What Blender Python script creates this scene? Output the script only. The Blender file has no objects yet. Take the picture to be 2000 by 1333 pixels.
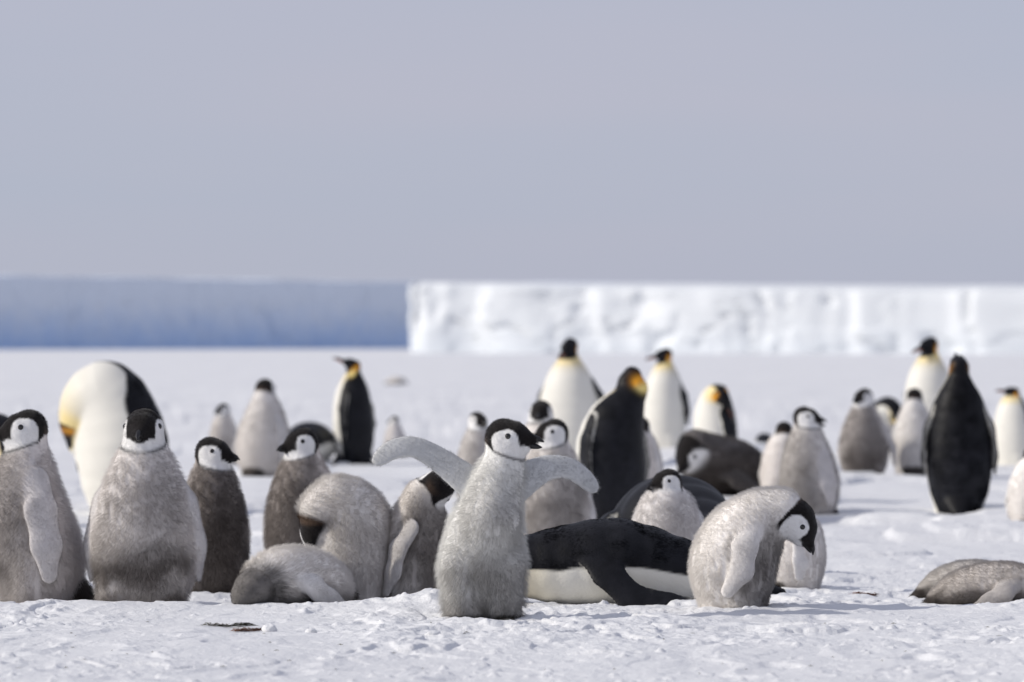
import bpy, math, time
import numpy as np
from mathutils import Vector, Matrix
T0 = time.time()
RNG = np.random.default_rng(7)
scene = bpy.context.scene
COL = scene.collection
R = math.radians

# ------------------------------------------------------------------ camera, sky, sun, exposure
F_PX, CAM_Z, HOR_Y = 7860.0, 0.82, 668.0          # pixels are those of the 2000 px wide photograph
cam = bpy.data.cameras.new('camera'); cam_o = bpy.data.objects.new('camera', cam); COL.objects.link(cam_o)
cam.sensor_width = 36.0; cam.lens = F_PX * 36.0 / 2000.0
cam.clip_start = 0.1; cam.clip_end = 8000
cam_o.location = (0, 0, CAM_Z)
cam_o.rotation_euler = (R(90) + math.atan((HOR_Y - 666.5) / F_PX), 0, 0)
cam.dof.use_dof = True; cam.dof.focus_distance = 12.0; cam.dof.aperture_fstop = 4.2
scene.camera = cam_o
scene.render.resolution_x, scene.render.resolution_y = 1024, 682

SUN_EL, SUN_AZ = R(30), (-0.97, -0.13)           # towards the sun: from the left, a little behind the camera
_l = math.hypot(*SUN_AZ); SUN_AZ = (SUN_AZ[0] / _l, SUN_AZ[1] / _l)
world = bpy.data.worlds.new('World'); scene.world = world; world.use_nodes = True
wn = world.node_tree.nodes; wl = world.node_tree.links; wn.clear()
sky = wn.new('ShaderNodeTexSky'); sky.sky_type = 'NISHITA'; sky.sun_disc = False
sky.sun_elevation = SUN_EL; sky.sun_rotation = math.atan2(SUN_AZ[0], SUN_AZ[1])
sky.air_density = 1.0; sky.dust_density = 1.2; sky.ozone_density = 2.0
veil = wn.new('ShaderNodeMix'); veil.data_type = 'RGBA'; veil.inputs[0].default_value = 0.88
wtc = wn.new('ShaderNodeTexCoord'); wmp = wn.new('ShaderNodeMapping'); wmp.inputs['Scale'].default_value = (2.0, 2.0, 14.0)
wns = wn.new('ShaderNodeTexNoise'); wns.inputs['Scale'].default_value = 1.6; wns.inputs['Detail'].default_value = 3
wrp = wn.new('ShaderNodeValToRGB')
wrp.color_ramp.elements[0].position = 0.3; wrp.color_ramp.elements[0].color = (4.55, 4.92, 6.15, 1)
wrp.color_ramp.elements[1].position = 0.7; wrp.color_ramp.elements[1].color = (4.95, 5.02, 6.15, 1)
wl.new(wtc.outputs['Generated'], wmp.inputs[0]); wl.new(wmp.outputs[0], wns.inputs['Vector']); wl.new(wns.outputs[0], wrp.inputs[0])
bg = wn.new('ShaderNodeBackground'); bg.inputs['Strength'].default_value = 0.10
wo = wn.new('ShaderNodeOutputWorld')
wl.new(sky.outputs[0], veil.inputs[6]); wl.new(wrp.outputs[0], veil.inputs[7]); wl.new(veil.outputs[2], bg.inputs['Color'])
wl.new(bg.outputs[0], wo.inputs['Surface'])

sun = bpy.data.lights.new('sun', 'SUN'); sun.energy = 3.6; sun.angle = R(0.53); sun.color = (1.0, 0.945, 0.86)
sun_o = bpy.data.objects.new('sun', sun); COL.objects.link(sun_o)
sd = Vector((SUN_AZ[0] * math.cos(SUN_EL), SUN_AZ[1] * math.cos(SUN_EL), math.sin(SUN_EL)))
sun_o.rotation_euler = sd.to_track_quat('Z', 'Y').to_euler(); sun_o.location = sd * 50
vs = scene.view_settings
vs.view_transform = 'Standard'; vs.look = 'None'; vs.exposure = 0.0; vs.gamma = 1.0; vs.use_curve_mapping = False
scene.cycles.max_bounces = 8; scene.cycles.diffuse_bounces = 4; scene.cycles.transparent_max_bounces = 8
scene.cycles_curves.shape = 'RIBBONS'; scene.cycles_curves.subdivisions = 2
scene.cycles.use_denoising = True

# ------------------------------------------------------------------ numpy noise
def _hash(ix, iy, iz, seed):
    h = (ix.astype(np.int64) * 374761393 + iy.astype(np.int64) * 668265263 + iz.astype(np.int64) * 2147483647 + seed * 974634777)
    h = (h ^ (h >> 13)) * 1274126177 & 0xffffffff
    h = (h ^ (h >> 16)) * 2246822519 & 0xffffffff
    return ((h ^ (h >> 15)) & 0xffffff) / float(0xffffff)
def vnoise(P, seed=0):                               # smooth value noise in -1..1, P (n,2) or (n,3)
    P = np.asarray(P, dtype=np.float64)
    if P.shape[1] == 2: P = np.concatenate([P, np.zeros((len(P), 1))], 1)
    i = np.floor(P); f = P - i; f = f * f * f * (f * (f * 6 - 15) + 10); i = i.astype(np.int64)
    out = 0
    flat = np.all(P[:, 2] == 0)
    for dx in (0, 1):
        wx = f[:, 0] if dx else 1 - f[:, 0]
        for dy in (0, 1):
            wy = f[:, 1] if dy else 1 - f[:, 1]
            for dz in ((0,) if flat else (0, 1)):
                wz = f[:, 2] if dz else 1 - f[:, 2]
                out = out + wx * wy * wz * _hash(i[:, 0] + dx, i[:, 1] + dy, i[:, 2] + dz, seed)
    return out * 2 - 1
def fbm(P, octs=4, seed=0, gain=0.5, lac=2.03):
    a, s, o = 1.0, 1.0, 0
    P = np.asarray(P, dtype=np.float64)
    for k in range(octs):
        o = o + a * vnoise(P * s + 17.3 * k, seed + k); a *= gain; s *= lac
    return o
def sstep(a, b, x):
    t = np.clip((x - a) / (b - a), 0, 1); return t * t * (3 - 2 * t)

# ------------------------------------------------------------------ materials
def mat(name, rough=0.8, spec=0.3, color=None, attr=None):
    m = bpy.data.materials.new(name); m.use_nodes = True
    n = m.node_tree.nodes; b = n['Principled BSDF']
    b.inputs['Roughness'].default_value = rough; b.inputs['Specular IOR Level'].default_value = spec
    if color: b.inputs['Base Color'].default_value = (*color, 1)
    if attr:
        a = n.new('ShaderNodeAttribute'); a.attribute_name = attr
        m.node_tree.links.new(a.outputs['Color'], b.inputs['Base Color'])
    return m, n, m.node_tree.links, b
def noise_bump(n, l, b, scale, strength, dist, detail=4, stretch=None, coord='Object'):
    tc = n.new('ShaderNodeTexCoord'); mp = n.new('ShaderNodeMapping'); ns = n.new('ShaderNodeTexNoise'); bp = n.new('ShaderNodeBump')
    if stretch: mp.inputs['Scale'].default_value = stretch
    ns.inputs['Scale'].default_value = scale; ns.inputs['Detail'].default_value = detail
    bp.inputs['Strength'].default_value = strength; bp.inputs['Distance'].default_value = dist
    l.new(tc.outputs[coord], mp.inputs[0]); l.new(mp.outputs[0], ns.inputs['Vector']); l.new(ns.outputs[0], bp.inputs['Height']); l.new(bp.outputs[0], b.inputs['Normal'])
    return ns, bp

M = {}
m, n, l, b = mat('chick_down_skin', 0.95, 0.05, attr='plumage'); noise_bump(n, l, b, 90, 0.3, 0.006); M['down'] = m
b.inputs['Sheen Weight'].default_value = 0.15; b.inputs['Sheen Roughness'].default_value = 0.5
m, n, l, b = mat('adult_plumage', 0.50, 0.13, attr='plumage'); M['plumage'] = m
vo = n.new('ShaderNodeTexVoronoi'); vo.inputs['Scale'].default_value = 120; tc = n.new('ShaderNodeTexCoord'); bp = n.new('ShaderNodeBump')
bp.inputs['Strength'].default_value = 0.2; bp.inputs['Distance'].default_value = 0.003
l.new(tc.outputs['Object'], vo.inputs['Vector']); l.new(vo.outputs['Distance'], bp.inputs['Height']); l.new(bp.outputs[0], b.inputs['Normal'])
M['bill'] = mat('bill_horn', 0.35, 0.4, (0.012, 0.011, 0.012))[0]
M['bill_plate'] = mat('bill_plate', 0.4, 0.4, (0.45, 0.16, 0.10))[0]
M['eye'] = mat('eye', 0.08, 0.6, (0.006, 0.005, 0.005))[0]
def fur_mat(name, trans):
    m = bpy.data.materials.new(name); m.use_nodes = True; n = m.node_tree.nodes; l = m.node_tree.links; n.clear()
    a = n.new('ShaderNodeAttribute'); a.attribute_name = 'strand'
    rn = n.new('ShaderNodeAttribute'); rn.attribute_name = 'root_normal'       # down shades with the coat it belongs to
    vt = n.new('ShaderNodeVectorTransform'); vt.vector_type = 'NORMAL'; vt.convert_from = 'OBJECT'; vt.convert_to = 'WORLD'
    d = n.new('ShaderNodeBsdfDiffuse'); t = n.new('ShaderNodeBsdfTranslucent'); mx = n.new('ShaderNodeMixShader'); o = n.new('ShaderNodeOutputMaterial')
    mx.inputs[0].default_value = trans
    l.new(rn.outputs['Vector'], vt.inputs[0]); l.new(vt.outputs[0], d.inputs['Normal'])
    l.new(a.outputs['Color'], d.inputs[0]); l.new(a.outputs['Color'], t.inputs[0])
    l.new(d.outputs[0], mx.inputs[1]); l.new(t.outputs[0], mx.inputs[2]); l.new(mx.outputs[0], o.inputs[0])
    return m
M['fur'] = fur_mat('down_strands', 0.52); M['feather'] = fur_mat('feather_strands', 0.0)

# snow
m, n, l, b = mat('snow', 0.55, 0.25, (0.80, 0.83, 0.88)); M['snow'] = m
tc = n.new('ShaderNodeTexCoord')
n1 = n.new('ShaderNodeTexNoise'); n1.inputs['Scale'].default_value = 55; n1.inputs['Detail'].default_value = 6; n1.inputs['Roughness'].default_value = 0.65
n2 = n.new('ShaderNodeTexNoise'); n2.inputs['Scale'].default_value = 0.9; n2.inputs['Detail'].default_value = 5
mp = n.new('ShaderNodeMapping'); mp.inputs['Scale'].default_value = (1, 0.35, 1)
rp = n.new('ShaderNodeValToRGB'); rp.color_ramp.elements[0].position = 0.35; rp.color_ramp.elements[1].position = 0.65
rp.color_ramp.elements[0].color = (0.665, 0.67, 0.69, 1); rp.color_ramp.elements[1].color = (0.745, 0.75, 0.76, 1)
bp = n.new('ShaderNodeBump'); bp.inputs['Strength'].default_value = 0.55; bp.inputs['Distance'].default_value = 0.012
l.new(tc.outputs['Object'], n1.inputs['Vector']); l.new(tc.outputs['Object'], mp.inputs[0]); l.new(mp.outputs[0], n2.inputs['Vector'])
l.new(n2.outputs[0], rp.inputs[0]); l.new(rp.outputs[0], b.inputs['Base Color']); l.new(n1.outputs[0], bp.inputs['Height']); l.new(bp.outputs[0], b.inputs['Normal'])
b.inputs['Subsurface Weight'].default_value = 0.0
# glacier ice: white firn above, bluer old ice below, plus painted shade blue on one cliff
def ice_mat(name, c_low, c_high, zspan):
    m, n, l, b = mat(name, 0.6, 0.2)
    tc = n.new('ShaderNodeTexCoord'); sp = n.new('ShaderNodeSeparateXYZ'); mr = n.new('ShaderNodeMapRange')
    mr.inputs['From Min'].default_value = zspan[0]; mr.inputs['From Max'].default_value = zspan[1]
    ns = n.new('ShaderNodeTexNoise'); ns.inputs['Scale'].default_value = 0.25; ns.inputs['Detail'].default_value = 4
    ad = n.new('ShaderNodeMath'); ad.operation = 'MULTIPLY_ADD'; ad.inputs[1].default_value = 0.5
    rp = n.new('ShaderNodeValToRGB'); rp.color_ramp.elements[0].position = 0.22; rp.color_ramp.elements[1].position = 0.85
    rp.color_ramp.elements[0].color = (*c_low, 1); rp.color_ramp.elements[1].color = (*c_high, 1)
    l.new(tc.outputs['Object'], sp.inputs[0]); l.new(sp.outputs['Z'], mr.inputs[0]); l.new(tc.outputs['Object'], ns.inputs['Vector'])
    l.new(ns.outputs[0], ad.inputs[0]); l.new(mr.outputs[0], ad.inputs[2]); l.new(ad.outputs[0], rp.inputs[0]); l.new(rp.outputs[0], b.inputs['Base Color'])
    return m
M['ice_shade_blue'] = ice_mat('glacier_shaded_blue_ice', (0.40, 0.55, 0.81), (0.70, 0.76, 0.85), (-1, 17))  # shaded cliff: the blue of sky-lit shade is put into its colours
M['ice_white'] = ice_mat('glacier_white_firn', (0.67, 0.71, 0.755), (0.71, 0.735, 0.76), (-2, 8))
m, n, l, b = mat('stained_feather', 0.8, 0.2, (0.12, 0.115, 0.085)); M['stain'] = m
m, n, l, b = mat('rust_feather', 0.8, 0.2, (0.20, 0.075, 0.035)); M['rust'] = m

# ------------------------------------------------------------------ mesh helpers
def mesh_obj(name, verts, faces, material, parent=None, smooth=True, colors=None):
    me = bpy.data.meshes.new(name)
    verts = np.asarray(verts, dtype=np.float32); faces = np.asarray(faces, dtype=np.int32)
    me.vertices.add(len(verts)); me.vertices.foreach_set('co', verts.ravel())
    k = faces.shape[1]
    me.loops.add(faces.size); me.loops.foreach_set('vertex_index', faces.ravel())
    me.polygons.add(len(faces)); me.polygons.foreach_set('loop_start', np.arange(0, faces.size, k, dtype=np.int32))
    me.polygons.foreach_set('loop_total', np.full(len(faces), k, dtype=np.int32))
    if smooth: me.polygons.foreach_set('use_smooth', np.ones(len(faces), dtype=bool))
    me.update(calc_edges=True); me.validate()
    if colors is not None:
        at = me.attributes.new('plumage', 'FLOAT_COLOR', 'POINT')
        at.data.foreach_set('color', np.concatenate([colors, np.ones((len(colors), 1))], 1).astype(np.float32).ravel())
    me.materials.append(material)
    o = bpy.data.objects.new(name, me); COL.objects.link(o)
    if parent: o.parent = parent
    return o
def tag(o, label=None, cat=None, group=None, kind=None):
    if label: o['label'] = label
    if cat: o['category'] = cat
    if group: o['group'] = group
    if kind: o['kind'] = kind
    return o

# ------------------------------------------------------------------ snow ground: one sheet to the horizon
_D = np.array([-80, 0, 8, 9.6, 11, 12, 12.6, 13.4, 14.5, 17, 20, 22, 26, 31, 40, 60, 110, 400, 4000.])
_Z = np.array([.0, .0, .005, .01, .005, .0, -.008, -.025, -.05, -.10, -.125, -.13, -.12, -.12, -.13, -.18, -.35, -.85, -1.1])
def ground_z(X, Y):
    X = np.asarray(X, float); Y = np.asarray(Y, float)
    z = np.interp(Y, _D, _Z)
    U = X / np.maximum(Y, 4) * F_PX + 1000                 # where a bearing falls across the scene
    fade = sstep(70, 30, Y)
    # low wind-packed crest in front of the left-hand chicks, highest beside the middle one
    amp = np.interp(U, [-900, -300, 0, 120, 330, 480, 660, 760, 850, 905, 960, 1040, 3000], [.02, .035, .036, .038, .032, .028, .034, .052, .066, .045, .0, .0, .0])
    yc = np.interp(U, [0, 600, 860, 1000], [12.38, 12.4, 12.45, 12.4])
    t = (Y - yc); w = np.where(t < 0, .32, .17)
    z = z + amp * np.exp(-(t / w) ** 2)
    # right-hand lip and ledges that hide feet further back
    z = z + np.interp(U, [1300, 1500, 1700, 1850, 2000, 2600], [0, .010, .004, .012, .03, .03]) * np.exp(-((Y - 12.35) / .22) ** 2)
    for yc2, am, sg, u0, u1 in ((19.2, .035, .8, 1050, 2400), (25.3, .03, .9, 300, 1000), (25.6, .025, .8, 1560, 2300), (15.6, .03, .5, 1000, 1300), (17.6, .03, .7, 300, 700)):
        z = z + am * sstep(u0 - 120, u0 + 60, U) * sstep(u1 + 120, u1 - 60, U) * np.exp(-((Y - yc2) / sg) ** 2)
    P = np.stack([X, Y], -1).reshape(-1, 2)
    s = X.shape
    z = z + fade * (.018 * fbm(P * (0.45, 0.30), 3, 11)).reshape(s)
    return z
def ground_detail(X, Y):
    P = np.stack([X, Y], -1).reshape(-1, 2)
    near = sstep(26, 13, P[:, 1])
    wq = P + .12 * np.stack([fbm(P * 2.1, 2, 5), fbm(P * 2.1, 2, 6)], -1)
    rid = 1 - np.abs(fbm(wq * (3.0, 2.4), 3, 31))                                          # wind-cut crust edges
    d = .013 * np.clip(rid - .60, 0, 1) * (0.3 + near) * sstep(80, 30, P[:, 1])
    patch = sstep(-.15, .45, vnoise(P * (1.1, .9), 77) + .35 * vnoise(P * 3.1, 78))        # rough patches between smooth ones
    d += .0045 * fbm(P * (8, 6), 3, 41) * near * (.4 + patch)
    step = fbm(wq * (5.5, 3.2), 3, 44); d += .010 * sstep(.10, .17, step) * near * (.25 + .75 * patch)    # broken plates of crust
    mid = sstep(13.5, 17, P[:, 1]) * sstep(120, 50, P[:, 1])
    d += mid * (.030 * sstep(.05, .12, fbm(P * (.55, .42), 3, 144)) + .018 * sstep(.12, .2, fbm(P * (1.3, .8), 2, 149)) + .008 * fbm(P * (2.5, 1.2), 2, 151))
    lump = fbm(P * (24, 19), 2, 51)
    d += .016 * np.clip(lump - .92 + .30 * vnoise(P * 2.2, 61) + .15 * patch, 0, 1) * near
    d += .0026 * fbm(P * (48, 34), 2, 71) * near * (.25 + .75 * patch)
    pit = fbm(P * (7.5, 5.0), 2, 91)
    d -= .022 * np.clip(pit - .66 + .3 * vnoise(P * .9, 95), 0, 1) * near
    return d.reshape(X.shape)
def build_ground():
    rows = np.concatenate([np.linspace(-80, 6, 20), np.linspace(6.4, 9.2, 14), np.arange(9.25, 13.2, 0.010), np.geomspace(13.2, 34, 330)[1:], np.geomspace(34, 3800, 80)[1:]])
    uc = np.concatenate([-np.geomspace(.19, 9, 26)[::-1], np.arange(-.185, .1851, .0005), np.geomspace(.19, 9, 26)])
    W = np.maximum(rows, 6.0)
    Y, Uu = np.meshgrid(rows, uc, indexing='ij'); X = Uu * W[:, None]
    Z = ground_z(X, Y) + ground_detail(X, Y)
    nr, nc = X.shape
    idx = np.arange(nr * nc).reshape(nr, nc)
    f = np.stack([idx[:-1, :-1], idx[:-1, 1:], idx[1:, 1:], idx[1:, :-1]], -1).reshape(-1, 4)
    o = mesh_obj('snow_ground', np.stack([X, Y, Z], -1).reshape(-1, 3), f, M['snow'])
    tag(o, 'wind-packed white snow covering the sea ice', 'snow', kind='structure')
build_ground()
print('ground', time.time() - T0)

# ------------------------------------------------------------------ ice cliffs
def cliff(name, pts, h_of, material, seed, rough, label, step=0.8, rise=.35):
    """vertical ice front along a polyline (walked so that its face is on the right hand), with the shelf top behind it"""
    P = [];
    pts = np.array(pts, float)
    seg = np.hypot(*np.diff(pts, axis=0).T); tot = seg.sum(); cs = np.concatenate([[0], np.cumsum(seg)])
    s = np.linspace(0, tot, max(60, int(tot / step)))
    px = np.interp(s, cs, pts[:, 0]); py = np.interp(s, cs, pts[:, 1])
    tx, ty = np.gradient(px, s), np.gradient(py, s); ln = np.hypot(tx, ty); tx /= ln; ty /= ln
    nx, ny = ty, -tx                                      # outward
    H = h_of(s / tot) + 0.15 * fbm(np.stack([s * .05, s * 0], -1), 3, seed)
    nz = 34; zf = np.linspace(0, 1, nz)
    S, Zf = np.meshgrid(s, zf, indexing='ij')
    rg = np.random.default_rng(seed)
    kn = np.cumsum(rg.uniform(1.5, 9, int(tot / 3) + 8)); kn = kn[kn < tot + 20]                 # broken, nearly planar faces between vertical edges
    jit = fbm(np.stack([S * .05, Zf * 1.3], -1).reshape(-1, 2), 3, seed + 3).reshape(S.shape)
    Sj = S + 1.3 * jit
    out = rough * np.interp(Sj.ravel(), kn, rg.uniform(-1, 1, len(kn))).reshape(S.shape) * .55
    out += rough * .22 * np.interp((Sj * 1.0 + .6 * Zf).ravel(), np.sort(rg.uniform(0, tot, len(kn) * 3)), rg.uniform(-1, 1, len(kn) * 3)).reshape(S.shape)
    for k in range(int(tot / 30)):                                                              # fallen-out slabs and notches
        c0, wd, z0_, hz = rg.uniform(0, tot), rg.uniform(.7, 2.4), rg.uniform(.1, .95), rg.uniform(.2, .75)
        e_ = (np.abs((Sj - c0) / wd + .9 * jit) ** 2.2 + np.abs((Zf - z0_) / hz + .8 * np.roll(jit, 9, 0)) ** 2.2) ** .45
        out -= rough * rg.uniform(.25, .6) * sstep(1.15, .75, e_)
    crack = np.abs(vnoise(np.stack([S * .33 + .8 * jit, Zf * .9], -1).reshape(-1, 2), seed + 60)).reshape(S.shape)
    out -= rough * .45 * sstep(.10, .0, crack)
    ledge = vnoise(np.stack([S * .12, Zf * 5.0], -1).reshape(-1, 2), seed + 70).reshape(S.shape); out += rough * .18 * sstep(.1, .25, ledge)
    out -= rough * .35 * Zf * (1 + .5 * jit)
    out += rough * .5 * (1 - Zf) ** 4 * (0.6 + fbm(np.stack([s * .06, s * 0 + 3], -1), 2, seed + 30)[:, None])   # snow apron
    z0 = -3.0
    V = [np.stack([px[:, None] + nx[:, None] * out, py[:, None] + ny[:, None] * out, z0 + Zf * (H[:, None] - z0)], -1)]
    back = [1.5, 5, 14, 40]
    top = []
    lim = np.clip((s - 35) / 30, .04, 1)
    for k, bk in enumerate(back):
        bk = bk * lim
        top.append(np.stack([px + nx * (out[:, -1] - bk), py + ny * (out[:, -1] - bk) + 0 * bk, H + rise * min(k + 1, 3) + .15 * vnoise(np.stack([s * .1, s * 0 + k], -1), seed + 40)], -1)[:, None])
    V = np.concatenate(V + top, 1); a, c = V.shape[:2]
    idx = np.arange(a * c).reshape(a, c)
    f = np.stack([idx[:-1, :-1], idx[1:, :-1], idx[1:, 1:], idx[:-1, 1:]], -1).reshape(-1, 4)
    o = mesh_obj(name, V.reshape(-1, 3), f, material, smooth=False)
    tag(o, label, 'ice cliff')
    return o
def at(px, d): return ((px - 1000) / F_PX * d, d)
def zpix(py, d): return CAM_Z - (py - HOR_Y) / F_PX * d
h0, h1 = zpix(567, 600), zpix(572, 565)
xa, xb = at(797, 600), at(2010, 565)
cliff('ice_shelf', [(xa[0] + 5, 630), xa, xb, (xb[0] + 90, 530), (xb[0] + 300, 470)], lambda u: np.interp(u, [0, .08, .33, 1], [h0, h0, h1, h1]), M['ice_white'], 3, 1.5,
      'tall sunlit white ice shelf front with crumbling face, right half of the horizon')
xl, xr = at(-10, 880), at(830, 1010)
cliff('ice_shelf', [(xl[0] - 300, 420), xl, xr, (xr[0] + 60, 1040)], lambda u: np.interp(u, [0, .6, 1], [zpix(541, 880), zpix(541, 880), zpix(552, 1010)]), M['ice_shade_blue'], 23, 1.2,
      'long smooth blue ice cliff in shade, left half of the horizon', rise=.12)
print('cliffs', time.time() - T0)

# ------------------------------------------------------------------ birds as distance fields
def nrm(v): v = np.asarray(v, float); return v / np.linalg.norm(v)
def rcone(P, a, b, ra, rb):
    a = np.asarray(a, float); ba = np.asarray(b, float) - a
    h = np.clip(((P - a) @ ba) / (ba @ ba + 1e-12), 0, 1)
    return np.linalg.norm(P - a - h[:, None] * ba, axis=1) - (ra + (rb - ra) * h)
def smin(a, b, k):
    h = np.clip(k - np.abs(a - b), 0, None) / k
    return np.minimum(a, b) - h * h * k * .25

class Bird:
    def __init__(s, adult, spine, head, hfwd, hup=None, ws=1.0, flippers=(), tail=None, legs=True, extra=(), look=None):
        s.adult = adult; s.ws = ws; s.look = look or {}
        s.sp = np.array([(p[0], 0, p[1], p[2]) if len(p) == 3 else p for p in spine], float)
        q = s.sp; fine = [q[0]]                                # Catmull-Rom, twice as many nodes
        for i in range(len(q) - 1):
            p0, p1, p2, p3 = q[max(i - 1, 0)], q[i], q[i + 1], q[min(i + 2, len(q) - 1)]
            for t in (.5, 1.):
                fine.append(.5 * (2 * p1 + (p2 - p0) * t + (2 * p0 - 5 * p1 + 4 * p2 - p3) * t * t + (3 * p1 - p0 - 3 * p2 + p3) * t ** 3))
        s.sp = np.array(fine)
        s.hc = np.asarray(head, float); s.f = nrm(hfwd)
        s.nd = nrm(s.sp[-1, :3] - s.hc)
        up = np.asarray(hup if hup is not None else (-s.nd), float); up = up - s.f * (up @ s.f); s.u = nrm(up)
        s.l = np.cross(s.u, s.f)
        s.fl = flippers; s.tail = tail; s.legs = legs; s.extra = extra
        s.hr = .060 if adult else .055; s.chest = []
    def torso(s, P):
        d = None; n = len(s.sp) - 1
        for i in range(n):
            w = 1 + (s.ws - 1) * (1 - (i / max(n - 1, 1)) ** 1.6)
            Q = P.copy(); Q[:, 1] /= w; S = s.sp.copy(); S[:, 1] /= w
            k = rcone(Q, S[i, :3], S[i + 1, :3], S[i, 3], S[i + 1, 3])
            d = k if d is None else smin(d, k, .010)
        for (a, b2, ra, rb) in s.chest: d = smin(d, rcone(P, a, b2, ra, rb), .025)
        # neck to head, unscaled
        k = rcone(P, s.sp[-1, :3], s.hc + s.nd * s.hr * .35, s.sp[-1, 3] * .95, s.hr * .86)
        d = smin(d, k, .03)
        return d
    def headf(s, P):
        r, f, u = s.hr, s.f, s.u
        if s.adult:
            d = rcone(P, s.hc - f * r * .35, s.hc + f * r * .45, r * .92, r * .70)
            d = smin(d, rcone(P, s.hc + f * r * .4 - u * r * .08, s.hc + f * r * 1.75 - u * r * .25, r * .62, r * .17), .03)
        else:
            d = rcone(P, s.hc - f * r * .18 + u * r * .05, s.hc + f * r * .22 - u * r * .08, r * .98, r * .90)
            d = smin(d, rcone(P, s.hc + f * r * .5 - u * r * .10, s.hc + f * r * 1.45 - u * r * .32, r * .66, r * .20), .022)
            d = smin(d, rcone(P, s.hc + f * r * .1 - u * r * .45, s.hc + f * r * .75 - u * r * .55, r * .55, r * .36), .02)
        return d
    def flip(s, P):
        d = np.full(len(P), 9.0)
        for fl in s.fl:
            pts = np.array(fl['pts'], float); nn = nrm(fl['n']); t = fl.get('t', .38); p0 = pts[0, :3]
            Q = P + ((P - p0) @ nn)[:, None] * nn * (1 / t - 1)
            A = pts[:, :3] + ((pts[:, :3] - p0) @ nn)[:, None] * nn * (1 / t - 1)
            e = None
            for i in range(len(A) - 1):
                k = rcone(Q, A[i], A[i + 1], pts[i, 3], pts[i + 1, 3]); e = k if e is None else smin(e, k, .02)
            d = np.minimum(d, e * (.55 + .45 * t))
        return d
    def rest(s, P):
        d = np.full(len(P), 9.0)
        if s.tail is not None:
            a, b2, ra, rb = s.tail
            Q = P.copy(); d = np.minimum(d, rcone(Q * (1, .6, 1), np.array(a) * (1, .6, 1), np.array(b2) * (1, .6, 1), ra, rb))
        for (a, b2, ra, rb) in s.extra: d = np.minimum(d, rcone(P, a, b2, ra, rb))
        return d
    def leg(s, P):
        d = np.full(len(P), 9.0)
        if s.legs:
            q = s.sp[0]; w = getattr(s, 'legw', .075 if s.adult else .060)
            for sg in (-1, 1):
                d = np.minimum(d, rcone(P, (q[0] + .030, q[1] + sg * w * s.ws, q[2] + (.10 if not s.adult else .06)), (q[0] + .036, q[1] + sg * w * s.ws, q[2] - .045), .068 if not s.adult else .085, .056))
                d = np.minimum(d, rcone(P * (1, 1, 1.8), (q[0] + .03, q[1] + sg * w * s.ws, .012), (q[0] + .12, q[1] + sg * w * s.ws * 1.25, .008), .03, .022))
        return d
    def field(s, P):
        d = smin(s.torso(P), s.headf(P), .022)
        if s.fl: d = smin(d, s.flip(P), .018)
        if s.tail is not None or len(s.extra): d = smin(d, s.rest(P), .02)
        if s.legs: d = smin(d, s.leg(P), .015)
        return d
    def bounds(s):
        pts = [s.sp[:, :3] - s.sp[:, 3:] * (1, s.ws, 1), s.sp[:, :3] + s.sp[:, 3:] * (1, s.ws, 1), s.hc[None] - s.hr * 1.6, s.hc[None] + s.hr * 1.6, s.hc[None] + s.f * s.hr * 2.2]
        for fl in s.fl:
            p = np.array(fl['pts']); pts += [p[:, :3] - p[:, 3:], p[:, :3] + p[:, 3:]]
        if s.tail is not None: pts += [np.array(s.tail[1])[None] - .04, np.array(s.tail[1])[None] + .04]
        for e in s.extra: pts += [np.array(e[1])[None] - .04, np.array(e[1])[None] + .04]
        if s.legs: pts += [np.array([[s.sp[0, 0] - .1, -.2, -.06], [s.sp[0, 0] + .18, .2, 0]])]
        p = np.concatenate(pts); return p.min(0) - .03, p.max(0) + .03
    # ---- body coordinates
    def bodyc(s, P):
        S = np.concatenate([s.sp[:, :3], [s.hc]]); Rr = np.concatenate([s.sp[:, 3], [s.hr]])
        n = len(S) - 1; fr = np.array([1., 0, 0]); E = []; Us = []; Fx = []; Ts = []
        for i in range(n):
            ba = S[i + 1] - S[i]; h = np.clip(((P - S[i]) @ ba) / (ba @ ba + 1e-9), 0, 1)
            c = S[i] + h[:, None] * ba; r = Rr[i] + (Rr[i + 1] - Rr[i]) * h
            t = nrm(ba)
            if i == 0: fr = nrm(np.array([t[2], 0, -t[0]]) + 1e-6)
            fr = nrm(fr - t * (fr @ t))
            E.append(np.linalg.norm((P - c) * (1, 1 / s.ws, 1), axis=1) - r); Us.append((i + h) / n); Fx.append(((P - c) @ fr) / r); Ts.append(t)
        E = np.array(E); W = np.exp(-(E - E.min(0)) / .012); W /= W.sum(0)
        u = (W * np.array(Us)).sum(0); fx = (W * np.array(Fx)).sum(0); tan = W.T @ np.array(Ts)
        return u, fx, tan / (np.linalg.norm(tan, axis=1)[:, None] + 1e-9)
    def color(s, P, jit=0):
        L = s.look; n = len(P)
        if jit: P = P + RNG.normal(0, jit, P.shape)
        dt, dh = s.torso(P), s.headf(P); df = s.flip(P) if s.fl else np.full(n, 9.); dr = s.rest(P); dl = s.leg(P)
        u, fx, tan = s.bodyc(P); s.aux = (u, fx, tan, dt, dh, df)
        q = (P - s.hc) / s.hr; a = q @ s.f; bb = np.abs(q @ s.l); c = q @ s.u; e = q @ s.nd; rr = np.linalg.norm(q, axis=1)
        seed = L.get('seed', 1)
        nz = fbm(P * 9, 3, seed); nf = fbm(P * 38, 2, seed + 5)
        isfl = sstep(.006, -.006, df - np.minimum(dt, dh))
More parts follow.
